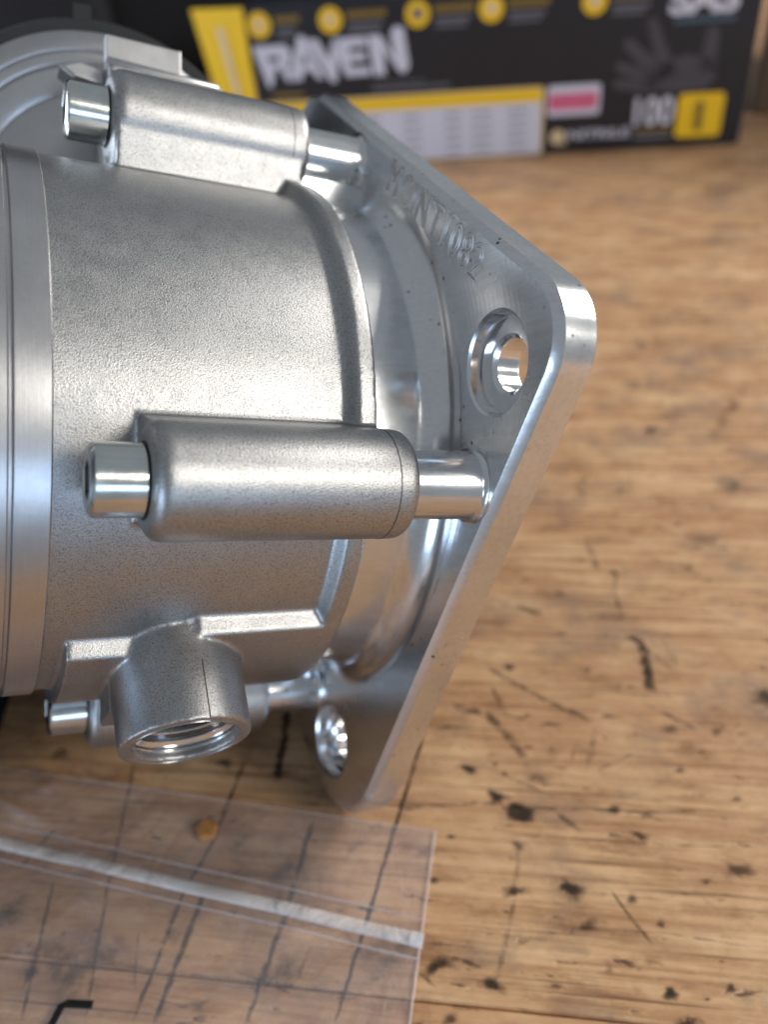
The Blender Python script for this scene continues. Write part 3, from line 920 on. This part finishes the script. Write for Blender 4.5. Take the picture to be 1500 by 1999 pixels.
words('LARGE', 214.2, 9.0, 1.8, M_OLIVE, name='size_lettering', y=-0.24, width=11.5, parent=sq, rot=math.pi / 2)
flat('size_lettering', [rect(214.0, 8.0, 217.4, 21.4)], M_OLIVE, -0.22, sq)
# pale maker's mark, top right
words('SAS', 195.6, 58.4, 11.0, M_WHT, name='maker_lettering', width=30.5, bold=0.7)
flat('maker_caption', [rect(198.5, 55.2, 225.5, 57.2)], M_BLUE)
# printed picture of a dark gloved hand
def finger(x0, z0, x1, z1, w0, w1, n=6):
    d = Vector((x1 - x0, z1 - z0)); l = d.normalized(); s = Vector((-l.y, l.x)); o = []
    o += [tuple(Vector((x0, z0)) - s * w0), tuple(Vector((x1, z1)) - s * w1)]
    a0 = math.atan2(-s.y, -s.x)
    o += [(x1 + w1 * math.cos(a0 + math.pi * k / n), z1 + w1 * math.sin(a0 + math.pi * k / n)) for k in range(1, n)]
    o += [tuple(Vector((x1, z1)) + s * w1), tuple(Vector((x0, z0)) + s * w0)]
    return o
hand = [[(192, 27), (198, 40), (206, 42), (218, 40), (221, 31), (216, 26.5), (204, 26.0)],
        finger(199, 33, 189, 56.0, 4.0, 2.2), finger(196, 33, 179.0, 48.0, 3.8, 2.4), finger(194, 31, 176.0, 38.5, 3.6, 2.2), finger(193, 28.5, 175.5, 31.0, 2.8, 1.9), finger(216, 34, 216.6, 50.0, 3.8, 3.0)]
flat('printed_hand', hand, M_DGREY, -0.105)
# yellow end flap standing out at the left
fl = me_obj('end_flap', [(-0.3, -0.4, 74.2), (-0.3, -0.4, 22), (-20.0, 8.0, 20.0), (-23, 9.0, 40), (-28.0, 9.6, 73.5), (-0.3, 0.3, 74.2), (-0.3, 0.3, 22), (-20.0, 8.7, 20.0), (-23, 9.7, 40), (-28.0, 10.3, 73.5)],
            [(0, 1, 2, 3, 4), (9, 8, 7, 6, 5), (0, 5, 6, 1), (1, 6, 7, 2), (2, 7, 8, 3), (3, 8, 9, 4), (4, 9, 5, 0)], M_YEL, gl)
me_obj('flap_lettering', [(-16.0, 5.0, 66), (-10.5, 2.8, 30), (-7.5, 1.6, 30), (-12.0, 3.4, 66)], [(0, 1, 2, 3)], M_CREAM, fl)

# ------------------------------------------------------------------ black tool bag filling the far left
tbag = bpy.data.objects.new('tool_bag', None); COL.objects.link(tbag)
tbag.location = (-0.27, 0.745, 0); tbag.rotation_euler = (0, 0, R(2))
tag(tbag, 'black nylon tool bag standing at the back left of the bench', 'tool bag')
def soft_box(name, x0, x1, y0, y1, z0, z1, m, parent, amp=5.0, cuts=14):
    bm = bmesh.new(); bmesh.ops.create_cube(bm, size=1.0)
    bmesh.ops.subdivide_edges(bm, edges=bm.edges[:], cuts=cuts, use_grid_fill=True)
    for v in bm.verts:
        p = v.co * 2
        rr = (abs(p.x) ** 8 + abs(p.y) ** 8 + abs(p.z) ** 8) ** (1 / 8.0); p = p / max(rr, 1e-6) if rr > 0 else p
        w = amp * (math.sin(p.x * 5 + p.z * 3.1) * 0.5 + math.sin(p.z * 7.3 + p.y * 2) * 0.5)
        v.co = Vector(((x0 + x1) / 2 + p.x * (x1 - x0) / 2 + w * 0.4, (y0 + y1) / 2 + p.y * (y1 - y0) / 2 + w, (z0 + z1) / 2 + p.z * (z1 - z0) / 2))
    for v in bm.verts: v.co *= MM
    me = bpy.data.meshes.new(name); bm.to_mesh(me); bm.free()
    for p in me.polygons: p.use_smooth = True
    me.materials.append(m); o = bpy.data.objects.new(name, me); COL.objects.link(o); o.parent = parent
    return o
soft_box('body', -330, 330, -90, 110, 0, 330, M_BAGCLOTH, tbag)
pk_ = soft_box('front_pocket', -150, 120, -112, -80, 8, 120, M_BAGTRIM, tbag, 2.5, 8)
soft_box('pocket_flap', -156, 126, -116, -78, 96, 132, M_BAGCLOTH, pk_, 2.0, 6)
soft_box('strap', 40, 72, -100, -84, 10, 320, M_BAGTRIM, tbag, 1.5, 6)
soft_box('strap', -120, -88, -100, -84, 10, 320, M_BAGTRIM, tbag, 1.5, 6)
soft_box('piping', -196, -96, -99, -86, 150, 156, M_RED, tbag, 1.0, 6)

# ------------------------------------------------------------------ brown carton at the far right
ct = bpy.data.objects.new('cardboard_box', None); COL.objects.link(ct)
ct.location = (0.216, 0.475, 0); ct.rotation_euler = (0, 0, R(-38))
tag(ct, 'plain brown cardboard box standing at the right of the glove carton', 'cardboard box')
cb = me_obj('side_panels', *box_vf(0, 200, 0, 160, 0, 120), M_CARTON, ct)
md = cb.modifiers.new('b', 'BEVEL'); md.width = 0.002; md.segments = 2
me_obj('lid_flap', *box_vf(2, 198, 2, 79, 120.2, 123), M_CARTON, ct)
me_obj('lid_flap', *box_vf(2, 198, 81, 158, 120.2, 123), M_CARTON, ct)
